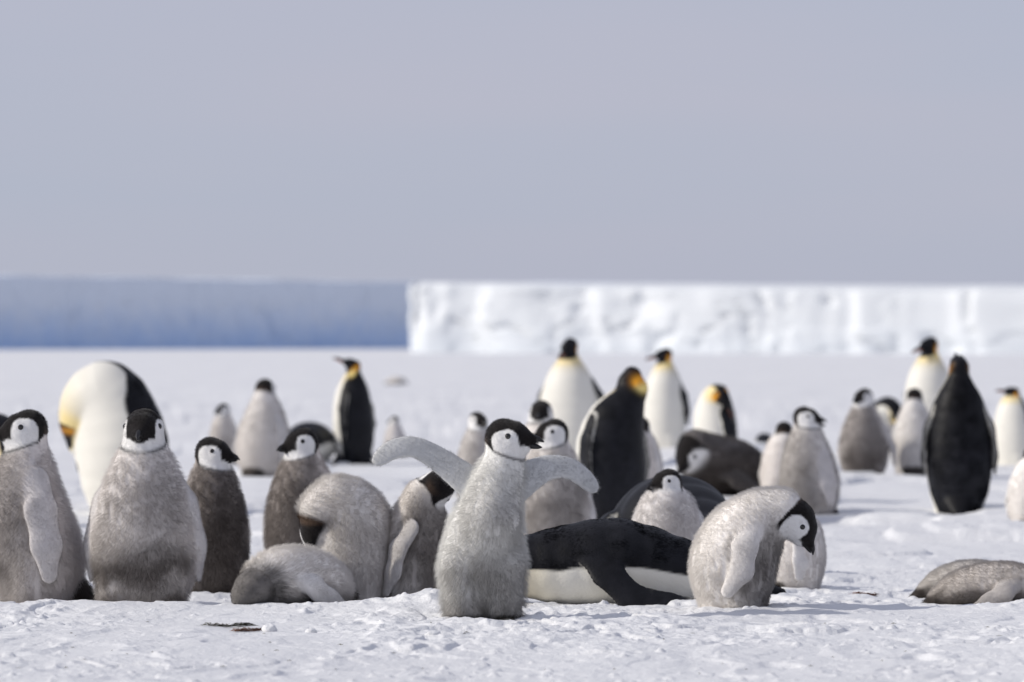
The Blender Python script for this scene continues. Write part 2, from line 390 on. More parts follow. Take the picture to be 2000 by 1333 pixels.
        if not s.adult:
            light = np.array(L.get('light', (.52, .495, .475))); dark = np.array(L.get('dark', (.075, .062, .055))); light = np.minimum(light * 1.48, .86) * np.array([1, .995, .99]); mid = light * np.array([.54, .525, .52])
            C = np.repeat(light[None], n, 0)
            front = sstep(-.15, .75, fx + .25 * nz)
            vert = sstep(.95, .45, u) * sstep(-.05, .12, u)
            amt = np.clip(L.get('brown', .35) * front * (.55 + .45 * vert) * (1 + .55 * nz), 0, 1)
            C = C + (mid * .75 - C) * np.clip(amt * 1.6, 0, 1)[:, None]  # brownish front down, with the shade of the front also put into the colour
            for (uc, us, fs, k) in L.get('patch', ()):
                w = k * np.exp(-((u - uc + .05 * nz) / us) ** 2) * sstep(fs, fs + .5, fx + .2 * nz)
                C = C + (dark - C) * np.clip(w, 0, 1)[:, None]
            C = C * (1 + .04 * nf + .08 * nz)[:, None]
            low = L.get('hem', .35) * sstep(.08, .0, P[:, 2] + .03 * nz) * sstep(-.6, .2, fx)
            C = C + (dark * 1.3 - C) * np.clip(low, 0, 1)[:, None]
            fc = light * np.array(L.get('flip', (.76, .775, .80))) * (1 + .10 * nf)[:, None]
            C = C + (fc - C) * (isfl * .65)[:, None]
            if s.tail is not None or len(s.extra):
                w = sstep(.008, -.004, dr - np.minimum(dt, dl)); C = C + (np.array(L.get('tailc', (.07, .06, .055))) - C) * w[:, None]
            ft = sstep(.028, .018, P[:, 2]) * sstep(.0, -.01, dl - dt) * (s.legs) ; C = C + (np.array([.03, .028, .028]) - C) * ft[:, None]
            # head: dark cap and nape, white mask, dark bill base
            hd = sstep(1.9, 1.6, rr) * (1 - isfl) * sstep(.66, .78, u)
            edge = e - (.86 + L.get('nape', 0) + .22 * a)                      # >0 : on the neck
            black = np.array([.014, .012, .012]); brown = np.array([.10, .065, .045])
            H = np.repeat(black[None], n, 0)
            H = H + (brown - H) * (sstep(-.75, -1.1, a) * sstep(-.2, .6, e) * .8)[:, None]
            ell = (np.abs(a - .12) / (.70 + .05 * math.sin(seed * 2.1))) ** 2.4 + (np.abs(c + .18) / (.70 + .06 * math.sin(seed * 3.7) + .35 * (c < -.18))) ** 2.4 + .05 * nf
            wmask = sstep(1.12, .90, ell)
            bound = .64 + .30 * np.clip(c + .14, 0, 1) + .95 * np.clip(-.14 - c, 0, 1)
            sn = sstep(-.03, .05, a - bound) * sstep(-.80, -.70, c) * sstep(.60, .44, bb + .12 * sstep(.35, -.1, c) * 0)
            chin = sstep(-.45, -.62, c) * sstep(-.42, -.25, a) * (1 - sn)
            wmask = np.maximum(wmask, chin) * (1 - sn)
            H = H + (np.array(L.get('mask', (.74, .73, .72))) - H) * wmask[:, None]
            ring = np.exp(-((edge + .03) / .10) ** 2) * .8
            H = H + (black - H) * ring[:, None]
            w = hd * sstep(.10, -.02, edge + .04 * nf + .25 * sstep(-.5, -1., a))
            if L.get('plainhead'): H = mid[None] * (.45 + .35 * nz)[:, None] + 0 * H
            if L.get('plainhead'): w = np.maximum(w, .9 * sstep(2.6, 1.2, rr + .4 * nz))
            C = C + (H - C) * w[:, None]
        else:
            white = np.array([.71, .69, .63]); black = np.array(L.get('black', (.008, .008, .010))); yel = np.array([.80, .62, .22]); org = np.array([.82, .36, .03]); cream = np.array([.70, .60, .38])
            C = np.repeat(white[None], n, 0)
            C = C + (cream - C) * (sstep(.62, .86, u) * L.get('cream', .9))[:, None]
            C = C * (1 + .03 * nz)[:, None]
            sd0 = L.get('side', -.12); sd0 = sd0 + (L.get('side_top', sd0) - sd0) * sstep(.48, .66, u); bk = sstep(.06, -.02, fx - sd0 + .03 * nz - .25 * sstep(.85, .6, u) * 0)
            blk = black[None] * (1 + .5 * np.clip(nz, -.5, 1) + .35 * nf)[:, None] + np.array([.004, .0045, .006]) * sstep(.8, .2, u)[:, None]
            C = C + (blk - C) * bk[:, None]
            edge = e - (1.05 + .25 * a)
            nk = sstep(.74, .84, u); hd = sstep(.10, -.05, edge + .05 * nz) * sstep(3.2, 2.8, rr) * nk
            neckside = sstep(.30, .5, bb)
            C = C + (yel - C) * (sstep(2.9, 1.0, e) * sstep(.2, .6, fx) * sstep(3.4, 2.6, rr) * .6 * (1 - hd) * sstep(.6, .75, u))[:, None]
            C = C + (black - C) * hd[:, None]
            back_neck = sstep(-.45, -.7, a + .0 * c) * sstep(3.2, 2.4, rr) * sstep(.55, .35, bb) * nk; C = C + (black - C) * back_neck[:, None]
            ear = np.exp(-(((a + .52 - .10 * e) / (.34 * L.get('earw', 1.))) ** 2 + ((e - .95) / .70) ** 2)) * sstep(.42, .62, bb) * sstep(3., 2.6, rr) * nk * L.get('ear', 1.)
            ear = np.clip(ear * 2.2, 0, 1)
            ec = org[None] + (yel * 1.05 - org)[None] * sstep(.55, 1.3, e)[:, None]
            C = C + (ec - C) * ear[:, None]
            for fl in s.fl:
                pts = np.array(fl['pts'], float); nn = nrm(fl['n']); side = (P - pts[0, :3]) @ nn
                mid_ = np.interp(np.linalg.norm(P - pts[0, :3], axis=1), np.linalg.norm(pts[:, :3] - pts[0, :3], axis=1), (pts[:, :3] - pts[0, :3]) @ nn)
                near = sstep(.12, .05, np.min([np.linalg.norm(P - p[:3], axis=1) - p[3] for p in pts], axis=0) + .03)
                inside = sstep(.0, -.006, side - mid_)
                fc = blk + (white * .8 - blk) * (inside * .9)[:, None]
                w = sstep(.006, -.004, df - dt) * near; C = C + (fc - C) * w[:, None]
            if s.tail is not None or len(s.extra):
                w = sstep(.01, -.005, dr - np.minimum(dt, dl)); C = C + (black - C) * w[:, None]
        return np.clip(C, .004, .95)
    def mesh(s, res):
        lo, hi = s.bounds(); B = 5; nb = np.ceil((hi - lo) / (res * B)).astype(int) + 1; dims = nb * B
        gx, gy, gz = [lo[i] + np.arange(dims[i]) * res for i in range(3)]
        bc = np.stack(np.meshgrid(*[lo[i] + (np.arange(nb[i]) * B + (B - 1) / 2) * res for i in range(3)], indexing='ij'), -1).reshape(-1, 3)
        fb = s.field(bc); near = np.abs(fb) < B * res * 1.5
        off = np.stack(np.meshgrid(*[(np.arange(B) - (B - 1) / 2) * res] * 3, indexing='ij'), -1).reshape(-1, 3)
        blk = np.repeat(fb[:, None], B ** 3, 1)
        blk[near] = s.field((bc[near][:, None] + off[None]).reshape(-1, 3)).reshape(-1, B ** 3)
        Fv = blk.reshape(*nb, B, B, B).transpose(0, 3, 1, 4, 2, 5)
        Fv = Fv.reshape(dims)
        sg = Fv < 0
        cnt = np.zeros(np.array(dims) - 1, int); acc = np.zeros((*(np.array(dims) - 1), 3))
        cx, cy, cz = cnt.shape
        off = [(0, 0), (0, 1), (1, 0), (1, 1)]
        for ax in range(3):
            o1, o2 = [i for i in range(3) if i != ax]
            for p, q in off:
                st = [0, 0, 0]; st[o1] = p; st[o2] = q
                en = list(st); en[ax] = 1
                s0 = tuple(slice(st[i], st[i] + (cx, cy, cz)[i]) for i in range(3)); s1 = tuple(slice(en[i], en[i] + (cx, cy, cz)[i]) for i in range(3))
                f0, f1 = Fv[s0], Fv[s1]; cr = sg[s0] != sg[s1]
                t = np.where(cr, f0 / np.where(cr, f0 - f1, 1), 0)
                cnt += cr
                for i in range(3):
                    acc[..., i] += np.where(cr, (st[i] + (t if i == ax else 0)), 0)
        use = cnt > 0; vid = np.full(cnt.shape, -1); vid[use] = np.arange(use.sum())
        ijk = np.argwhere(use); V = (ijk + acc[use] / cnt[use][:, None]) * res + lo
        Fc = []
        for ax in range(3):
            o1, o2 = [(1, 2), (2, 0), (0, 1)][ax]
            sl0 = [slice(None)] * 3; sl1 = [slice(None)] * 3; sl0[ax] = slice(0, -1); sl1[ax] = slice(1, None)
            cr = sg[tuple(sl0)] != sg[tuple(sl1)]
            idx = np.argwhere(cr); ok = (idx[:, o1] > 0) & (idx[:, o2] > 0) & (idx[:, o1] < cnt.shape[o1]) & (idx[:, o2] < cnt.shape[o2])
            idx = idx[ok]; ins = sg[tuple(sl0)][tuple(idx.T)]
            def g(d1, d2):
                k = idx.copy(); k[:, o1] += d1; k[:, o2] += d2; return vid[tuple(k.T)]
            qd = np.stack([g(-1, -1), g(0, -1), g(0, 0), g(-1, 0)], -1)
            qd = np.where(ins[:, None], qd, qd[:, ::-1]); Fc.append(qd)
        Fc = np.concatenate(Fc); Fc = Fc[(Fc >= 0).all(1)]
        def grad(V):
            h = 1e-3; return np.stack([(s.field(V + np.eye(3)[i] * h) - s.field(V - np.eye(3)[i] * h)) / (2 * h) for i in range(3)], -1)
        g = grad(V); gl = np.linalg.norm(g, axis=1) + 1e-6
        V = V - g / gl[:, None] * np.clip(s.field(V) / gl, -res * .5, res * .5)[:, None]
        N = g / gl[:, None]
        return V, Fc, N

def tube(path, radii, flat=1.0, seg=10, up=(0, 0, 1)):
    path = np.array(path, float); V = []; Fc = []
    for i, p in enumerate(path):
        t = nrm(path[min(i + 1, len(path) - 1)] - path[max(i - 1, 0)])
        sd_ = nrm(np.cross(t, up)); u2 = np.cross(sd_, t)
        for k in range(seg):
            an = 2 * math.pi * k / seg; V.append(p + radii[i] * (math.cos(an) * sd_ * flat + math.sin(an) * u2))
    for i in range(len(path) - 1):
        for k in range(seg): Fc.append((i * seg + k, i * seg + (k + 1) % seg, (i + 1) * seg + (k + 1) % seg, (i + 1) * seg + k))
    return V, Fc
def ball(c, r, seg=12, sc=(1, 1, 1)):
    V = []; Fc = []
    for i in range(seg + 1):
        th = math.pi * i / seg
        for k in range(seg): ph = 2 * math.pi * k / seg; V.append((c[0] + r * sc[0] * math.sin(th) * math.cos(ph), c[1] + r * sc[1] * math.sin(th) * math.sin(ph), c[2] + r * sc[2] * math.cos(th)))
    for i in range(seg):
        for k in range(seg): Fc.append((i * seg + k, (i + 1) * seg + k, (i + 1) * seg + (k + 1) % seg, i * seg + (k + 1) % seg))
    return V, Fc

def strands(name, bird, V, Fq, tau, length, parent, material, radius=.0006, clump=0.5, lift=.6, lay=.7, spread=.22):
    tri = np.concatenate([Fq[:, [0, 1, 2]], Fq[:, [0, 2, 3]]])
    A, B, Cc = V[tri[:, 0]], V[tri[:, 1]], V[tri[:, 2]]
    cr = np.cross(B - A, Cc - A); ar = np.linalg.norm(cr, axis=1) / 2
    keep = ar > 1e-12; tri, A, B, Cc, cr, ar = tri[keep], A[keep], B[keep], Cc[keep], cr[keep], ar[keep]
    count = int(tau * ar.sum() / (2 * radius * length * .8))
    pick = RNG.choice(len(tri), count, p=ar / ar.sum())
    r1, r2 = np.sqrt(RNG.random(count)), RNG.random(count)
    P = (1 - r1)[:, None] * A[pick] + (r1 * (1 - r2))[:, None] * B[pick] + (r1 * r2)[:, None] * Cc[pick]
    if bird.adult:                                              # only the dark back shows its feather edges
        kp = bird.color(P).max(1) < .2; P, pick = P[kp], pick[kp]; count = len(P)
    N = cr[pick]; N /= np.linalg.norm(N, axis=1)[:, None] + 1e-12
    C = bird.color(P, .0012)
    u, fx, tan, dt, dh, df = bird.aux
    isfl = df < np.minimum(dt, dh); ishd = (dh < dt) & ~isfl
    q = (P - bird.hc) / bird.hr; rr = np.linalg.norm(q, axis=1); a = q @ bird.f
    nearh = sstep(1.9, 1.25, rr) * (~isfl)
    D = -tan.copy()
    for fl in bird.fl:
        pts = np.array(fl['pts'], float); dd = nrm(pts[-1, :3] - pts[0, :3])
        dist = np.min([np.linalg.norm(P - p[:3], axis=1) - p[3] for p in pts], axis=0)
        D[isfl & (dist < .05)] = dd
    D[ishd] = -bird.f
    D = D - N * np.sum(D * N, 1)[:, None]; D /= np.linalg.norm(D, axis=1)[:, None] + 1e-9
    sw = np.stack([fbm(P * 14, 2, 301 + k) for k in range(3)], -1)      # swirl of the down
    Lg = length * (.55 + .7 * RNG.random(count)) * (1 + .25 * fbm(P * 12, 2, 401))
    Lg = np.where(isfl, Lg * .32, Lg) * (1 - .72 * nearh) * (1 - .5 * sstep(.9, 1.4, a) * nearh)
    dirv = N * lift + D * lay + .22 * sw + RNG.normal(0, spread, P.shape)
    dirv /= np.linalg.norm(dirv, axis=1)[:, None]
    npt = 4; tt = np.linspace(0, 1, npt)
    pos = np.zeros((count, npt, 3))
    bend = D * .35 + np.array([0, 0, -.15])
    for k, t in enumerate(tt): pos[:, k] = P - N * .001 + (dirv * t + bend * t * t * .6) * Lg[:, None]
    if clump > 0:
        cell = .013
        key = np.floor(P / cell + .35 * sw).astype(np.int64); hsh = key[:, 0] * 73856093 ^ key[:, 1] * 19349663 ^ key[:, 2] * 83492791
        uq, inv = np.unique(hsh, return_inverse=True)
        ct = np.zeros((len(uq), 3)); nn = np.bincount(inv)
        for i in range(3): ct[:, i] = np.bincount(inv, pos[:, -1, i]) / nn
        for k, t in enumerate(tt): pos[:, k] += (ct[inv] - pos[:, -1]) * (clump * t ** 1.5) * ((1 - nearh * .8) * (1 - isfl))[:, None]
        C = C * (1 + .06 * (_hash(uq, uq * 0, uq * 0, 5)[inv] - .5))[:, None] * (np.where(C.max(1) < .08, .6 * np.exp(RNG.normal(0, .4, count)), 1.0) if bird.adult else np.ones(count))[:, None]
    C = np.clip(C * (1 + RNG.normal(0, .03, (count, 1))), .004, .92)
    cu = bpy.data.hair_curves.new(name); cu.add_curves([npt] * count)
    cu.attributes['position'].data.foreach_set('vector', pos.astype(np.float32).ravel())
    ra = cu.attributes.get('radius') or cu.attributes.new('radius', 'FLOAT', 'POINT')
    ra.data.foreach_set('value', np.tile((radius * np.array([1., .9, .65, .2])), count).astype(np.float32))
    ca = cu.attributes.new('strand', 'FLOAT_COLOR', 'CURVE')
    ca.data.foreach_set('color', np.concatenate([C, np.ones((count, 1))], 1).astype(np.float32).ravel())
    NJ = N + RNG.normal(0, .09, N.shape) + .15 * dirv; NJ /= np.linalg.norm(NJ, axis=1)[:, None]
    na = cu.attributes.new('root_normal', 'FLOAT_VECTOR', 'CURVE'); na.data.foreach_set('vector', NJ.astype(np.float32).ravel())
    cu.materials.append(material)
    o = bpy.data.objects.new(name, cu); COL.objects.link(o); o.parent = parent; o['kind'] = 'stuff'
    return o

def place(bird, cx, d, ytop, ang, label, res=.008, fur=0, flen=.02, group=None, scale=None, sink=.02, gape=0.0, frad=.00022, name=None):
    """stand a bird at bearing cx and distance d, facing ang (0 = towards the camera, + = to the right), sized so its top is at ytop"""
    X, Y = at(cx, d); zg = float(ground_z(np.array([X]), np.array([Y]))[0]) - sink
    V, Fq, N = bird.mesh(res)
    htop = V[:, 2].max() + (flen * .35 if fur else .0)
    sc = scale or (zpix(ytop, d) - zg) / htop
    nm = name or ('emperor_penguin' if bird.adult else 'penguin_chick')
    root = bpy.data.objects.new(nm, None); COL.objects.link(root); root.empty_display_size = .1
    root.location = (X, Y, zg); root.rotation_euler = (0, 0, R(ang) - math.pi / 2); root.scale = (sc,) * 3
    tag(root, label, 'penguin', group or ('adult penguins in the colony' if bird.adult else 'grey penguin chicks in the colony'))
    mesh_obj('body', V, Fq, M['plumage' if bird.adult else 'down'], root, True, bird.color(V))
    r, f, u, lft, hc = bird.hr, bird.f, bird.u, bird.l, bird.hc
    if bird.adult:
        pu = [hc + f * r * 1.2 - u * r * .16, hc + f * r * 1.75 - u * r * .2, hc + f * r * 2.5 - u * r * .30, hc + f * r * 3.1 - u * r * .62]; ru = [.016, .0125, .008, .002]
        pl = [hc + f * r * 1.2 - u * r * .36, hc + f * r * 1.75 - u * r * .40, hc + f * r * 2.4 - u * r * .48, hc + f * r * 2.9 - u * r * .66]; rl = [.012, .010, .006, .0015]
    else:
        g = gape
        pu = [hc + f * r * 1.1 - u * r * .20, hc + f * r * 1.42 - u * r * .26, hc + f * r * 1.70 - u * r * (.36), hc + f * r * 1.92 - u * r * .54]; ru = [.015, .0108, .007, .0016]
        pl = [hc + f * r * 1.05 - u * r * (.44 + g * .3), hc + f * r * 1.34 - u * r * (.50 + g * .7), hc + f * r * 1.58 - u * r * (.53 + g), hc + f * r * 1.76 - u * r * (.56 + g * 1.1)]; rl = [.013, .009, .006, .0014]
    if bird.look.get('plainhead'): f = f * .82        # bill tucked into the down
    bl = mesh_obj('bill', *tube(pu, ru, .8, 12, u), M['bill'], root)
    lo = mesh_obj('lower_mandible', *tube(pl, rl, .8, 12, u), M['bill_plate' if bird.adult else 'bill'], bl)
    for sgn in (() if bird.look.get('plainhead') else (-1, 1)):
        base = hc + f * r * (.62 if bird.adult else .34) + u * r * (.16 if bird.adult else .10)
        t = np.linspace(0, r * 1.2, 60); pp = base + np.outer(t, lft * sgn); dd = bird.field(pp); k = int(np.argmax(dd > 0)) or 40
        er = .0065 if bird.adult else .0090
        mesh_obj('eye', *ball(pp[k] - lft * sgn * er * .45, er), M['eye'], root)
    if fur:
        strands('feathers' if bird.adult else 'down', bird, V, Fq, .55 if bird.adult else .75 if fur > 12000 else .5, flen, root, M['feather' if bird.adult else 'fur'], radius=frad,
                clump=.15 if bird.adult else .34, lift=.16 if bird.adult else .95, lay=.95 if bird.adult else .45, spread=.08 if bird.adult else .28)
    print(f'{label[:44]:46s} d={d:5.1f} scale={sc:.2f} H={htop*sc:.2f} base_y={668+(CAM_Z-zg)*F_PX/d:.0f} verts={len(V)} t={time.time()-T0:.1f}')
    return root

def cr(q, k=3):
    q = np.array(q, float); out = [q[0]]
    for i in range(len(q) - 1):
        p0, p1, p2, p3 = q[max(i - 1, 0)], q[i], q[i + 1], q[min(i + 2, len(q) - 1)]
        for t in np.linspace(0, 1, k + 1)[1:]:
            out.append(.5 * (2 * p1 + (p2 - p0) * t + (2 * p0 - 5 * p1 + 4 * p2 - p3) * t * t + (3 * p1 - p0 - 3 * p2 + p3) * t ** 3))
    return [tuple(p) for p in out]
# ------------------------------------------------------------------ poses
def hdir(rel, pitch=0): r_, p = R(rel), R(pitch); return (math.cos(r_) * math.cos(p), math.sin(r_) * math.cos(p), math.sin(p))
def chick(rel=0, pitch=0, ws=1.0, wl=1.0, lean=0.0, fl='down', look=None, tail=True, neck=0.0, flex=(0, 0), rump=0.0, slim=1.0):
    sp = [(-rump, .06, .095 + rump * .25), (-.012 - rump * .9, .14, .136 + rump * .1), (-.004 + lean * .3 - rump * .3, .235, .140), (.004 + lean * .6, .335, .116), (.006 + lean * .9, .42 + neck * .5, .084), (.004 + lean, .475 + neck, .058)]
    sp = [(p[0], p[1], p[2] * slim) for p in sp]
    F = []
    if fl:
        for sg in (-1, 1):
            o = flex[0 if sg < 0 else 1]
            F.append(dict(pts=[(-.005 + lean * .6, sg * .085 * (.5 + .5 * ws), .385, .034), (-.015, sg * (.122 * ws + o * .3), .30, .044), (-.025, sg * (.142 * ws + o * .7), .20, .043), (-.035, sg * (.138 * ws + o), .115, .024)], n=(.15, sg, .12), t=.34))
    return Bird(False, sp, (.012 + lean, 0, .53 + neck), hdir(rel, pitch), (0, 0, 1), ws, F, ((-.10 - rump, 0, .07), (-.175 - rump, 0, .012), .040, .016) if tail else None, True, look=look)
def chick_bow(ws=1.0, look=None, spine=None, head=(.21, 0, .285), hf=(.62, 0, -.78), fl=True, tail=True, hup=None):
    sp = spine or [(0, .06, .105), (-.002, .13, .128), (.012, .19, .126), (.045, .25, .112), (.10, .302, .086), (.158, .318, .064)]
    F = []
    if fl:
        for sg in (-1, 1):
            F.append(dict(pts=[(.085, sg * .085 * ws, .285, .030), (.06, sg * .128 * ws, .215, .036), (.05, sg * .140 * ws, .14, .034), (.005, sg * .135 * ws, .075, .022)], n=(.1, sg, .15), t=.38))
    return Bird(False, sp, head, hf, hup, ws, F, ((-.10, 0, .07), (-.17, 0, .02), .045, .018) if tail else None, True, look=look)
def chick_prone(look=None, ws=1.15, rel=0, head=(.20, 0, .085), hf=(.9, 0, -.35), spine=None, fl=True, hup=None):
    sp = spine or [(-.24, .060, .045), (-.17, .085, .082), (-.07, .105, .104), (.04, .108, .104), (.12, .10, .082), (.165, .092, .062)]
    F = []
    if fl:
        for sg in (-1, 1): F.append(dict(pts=[(.08, sg * .085, .13, .030), (.03, sg * .135, .09, .040), (-.03, sg * .15, .05, .038), (-.09, sg * .155, .025, .02)], n=(0, sg, .35), t=.4))
    return Bird(False, sp, head, hf, hup, ws, F, ((-.25, 0, .055), (-.31, 0, .03), .035, .014), False, look=look)
def adult(rel=0, pitch=0, ws=1.05, lean=0.0, fl=True, look=None, flex=(0, 0), neck=0., fpts=None):
    sp = [(0, .08, .115), (-.015, .18, .158), (-.005, .32, .175), (.008 + lean * .3, .47, .168), (.008 + lean * .6, .60, .148), (.0 + lean * .8, .685, .112), (-.005 + lean, .755 + neck, .070)]
    F = []
    if fl:
        for sg in (-1, 1):
            o = flex[0 if sg < 0 else 1]
            F.append(dict(pts=[(-.01 + lean * .5, sg * .125 * ws, .62, .040), (-.03, sg * (.178 * ws + o * .35), .50, .048), (-.045, sg * (.192 * ws + o * .7), .37, .045), (-.055, sg * (.185 * ws + o), .25, .020)], n=(.1, sg, .12), t=.24))
    return Bird(True, sp, (.01 + lean, 0, .87 + neck), hdir(rel, pitch), (0, 0, 1), ws, F, ((-.13, 0, .08), (-.23, 0, .01), .06, .02), True, look=look)
def adult_prone(look=None, ws=1.2, fpts=None, head=(.47, 0, .18), hf=(1, 0, 0)):
    sp = [(-.50, .065, .040), (-.38, .095, .075), (-.22, .135, .118), (-.02, .162, .156), (.14, .155, .142), (.28, .152, .112), (.37, .160, .080)]
    F = []
    for sg in (-1, 1):
        p = fpts or [(.10, .135, .215, .050), (.04, .20, .135, .056), (-.03, .245, .060, .052), (-.16, .265, .035, .042), (-.30, .27, .030, .018)]
        F.append(dict(pts=[(q[0], sg * q[1], q[2], q[3]) for q in p], n=(0.1, sg, .75), t=.26))
    return Bird(True, sp, head, hf, (0, 0, 1), ws, F, ((-.48, 0, .08), (-.60, 0, .05), .045, .02), False, look=look)
def adult_bow(look=None, ws=1.1, spine=None, head=(.31, 0, .36), hf=(.05, 0, -1), fl=True, hup=None):
    sp = spine or [(0, .08, .13), (-.02, .2, .19), (-.02, .36, .215), (.02, .50, .20), (.11, .605, .150), (.215, .59, .105), (.285, .48, .078)]
    F = []
    if fl:
        for sg in ((1,) if fl == 'left' else (-1, 1)): F.append(dict(pts=[(.10, sg * .15, .55, .04), (.05, sg * .215, .43, .05), (.03, sg * .235, .30, .046), (.0, sg * .22, .18, .02)], n=(.2, sg, .1), t=.24))
    return Bird(True, sp, head, hf, hup, ws, F, ((-.13, 0, .08), (-.23, 0, .01), .06, .02), True, look=look)

FAST = False
# ------------------------------------------------------------------ the colony
# the chick in the middle, flippers held out
mainb = Bird(False,
    [(-.02, -.012, .065, .070), (-.025, -.014, .125, .096), (-.015, -.012, .205, .103), (-.006, .004, .300, .088), (.004, .026, .385, .068), (.008, .048, .455, .053)],
    (.018, .058, .528), hdir(64, 10), (0.02, -.12, 1), 1.06,
    [dict(pts=cr([(-.005, -.020, .380, .046), (-.02, -.080, .425, .038), (-.03, -.145, .472, .031), (-.03, -.210, .502, .026), (-.02, -.270, .494, .023), (-.01, -.312, .464, .016)]), n=(1, -.05, .45), t=.25),
     dict(pts=cr([(.0, .070, .380, .046), (-.02, .120, .415, .039), (-.045, .175, .440, .032), (-.06, .235, .441, .027), (-.06, .282, .414, .023), (-.055, .312, .382, .016)]), n=(1, .1, .45), t=.25)],
    ((-.10, 0, .07), (-.17, 0, .02), .045, .018), True,
    look=dict(brown=.36, seed=3, hem=.35, light=(.60, .58, .565), flip=(.40, .41, .435), patch=((.24, .10, .30, .30), (.08, .08, .0, .35))),  # front greyed to paint its shade against the sunlit flank, besides brown down
    extra=())
mainb.legw = .050
mainb.chest = [((.020, .030, .395), (.052, .008, .30), .060, .072), ((.052, .008, .30), (.045, 0., .25), .072, .060)]
place(mainb, 951, 12.0, 812, 6, 'chick with both flippers spread wide, beak open, in front of all the others', .0050, 120000, .025, gape=.22, sink=.012)
place(chick_bow(1.02, dict(brown=.70, seed=5, hem=.1, nape=.25, light=(.54, .52, .50), flip=(.84, .84, .85), patch=((.45, .3, .45, .25),)), tail=False), 1432, 12.4, 951, 78, 'pale chick bowing its head towards the snow, right of the lying adult', .0055, 80000, .017, sink=.015)
# left group
place(chick(-5, 0, ws=1.10, slim=.95, look=dict(brown=.40, seed=8, hem=.9, light=(.54, .515, .50), patch=((.22, .055, .2, .75), (.05, .06, .1, .6))), tail=False), 281, 12.8, 793, 0, 'broad chick facing straight at the viewer with a dark band across its belly', .0065, 80000, .020)
place(chick(-10, 2, ws=1.05, lean=-.02, rump=.045, slim=.86, look=dict(brown=.40, seed=9, hem=.3, light=(.45, .425, .415), patch=((.4, .3, .3, .2),))), 44, 12.9, 796, -66, 'chick at the left edge looking left with its rump turned to the right', .0065, 65000, .020)
place(chick(58, 2, ws=.84, look=dict(brown=1.0, seed=10, hem=.8, light=(.36, .33, .31), patch=((.35, .35, .1, .75), (.85, .1, .1, .5)))), 415, 13.9, 850, 12, 'slim dark brown chick looking right, behind the broad front-facing chick', .0070, 50000, .020)
place(chick(-45, 0, ws=.98, look=dict(brown=1.0, seed=11, hem=.6, light=(.43, .395, .37), patch=((.4, .25, .15, .45),))), 592, 15.2, 832, -18, 'brownish chick looking left, behind the hunched and the lying chick', .0075, 40000, .020)
J = chick_bow(1.02, dict(brown=.12, seed=12, hem=.3, nape=1.5, light=(.47, .45, .43)), spine=[(0, 0, .06, .108), (-.012, 0, .14, .136), (-.008, 0, .23, .132), (.015, 0, .31, .112), (.046, -.026, .345, .092), (.078, -.055, .315, .080)], head=(.094, -.070, .245), hf=(-.22, .0, -.95), fl=False, hup=(.8, .5, .0))
place(J, 690, 13.1, 925, -38, 'hunched chick preening with its dark head tucked down on its breast', .0065, 60000, .020)
place(chick_prone(dict(brown=.5, seed=13, hem=.9, plainhead=1, light=(.53, .51, .49), patch=((.6, .2, .2, .5),))), 566, 12.65, 1065, -36, 'fluffy chick lying flat on the snow asleep, left of the middle chick', .0060, 60000, .020)
place(chick_bow(.98, dict(brown=.42, seed=14, hem=.2, light=(.48, .455, .43), patch=((.5, .3, .2, .4),)), spine=[(0, .06, .100), (-.01, .14, .125), (.0, .22, .118), (.018, .30, .094), (.035, .36, .068), (.05, .395, .056)], head=(.085, .03, .425), hf=(-.75, .55, -.2)), 812, 13.1, 912, 40, 'chick half hidden behind the left flipper of the spread-winged chick', .0065, 55000, .020)
# right of the middle
FFb = adult_prone(dict(side=.02, cream=.75))
place(FFb, 1195, 13.1, 1010, -84, 'adult lying on its belly with black back and folded flipper, between two near chicks', .0080, 70000, .009, frad=.00035)
place(chick(-50, 0, ws=1.12, look=dict(brown=.25, seed=16, hem=.2, light=(.55, .53, .52)), neck=-.055), 1303, 14.2, 913, -10, 'pale chick looking left, behind the lying adult', .0070, 50000, .020)
place(adult_prone(dict(side=.0), fpts=[(.12, .135, .19, .05), (.08, .215, .16, .05), (.02, .28, .10, .045), (-.06, .33, .05, .03), (-.1, .35, .035, .018)]), 1318, 15.1, 928, -165, 'black-backed adult resting right behind the pale left-looking chick', .012, 0)
place(chick(20, -25, ws=.9, look=dict(brown=.1, seed=18, hem=.1, light=(.56, .54, .525)), neck=-.07), 1561, 13.9, 975, 100, 'chick mostly hidden behind the bowing pale chick, only its lower body showing', .0080, 25000, .020)
place(chick(-60, 0, ws=1.05, look=dict(brown=.4, seed=19, hem=.2)), 1080, 17.0, 815, -10, 'chick behind the right flipper of the spread-winged chick', .0090, 25000, .020)
place(chick(150, 0, ws=.9, look=dict(brown=.3, seed=20)), 1058, 21.5, 780, -160, 'chick with its dark nape to the viewer, left of the tall front-facing adult', .011, 10000, .015)
place(chick(60, 0, ws=1., look=dict(brown=.3, seed=21, light=(.47, .45, .435))), 935, 23.5, 803, -30, 'blurred chick just behind the head of the spread-winged chick', .012, 10000, .015)
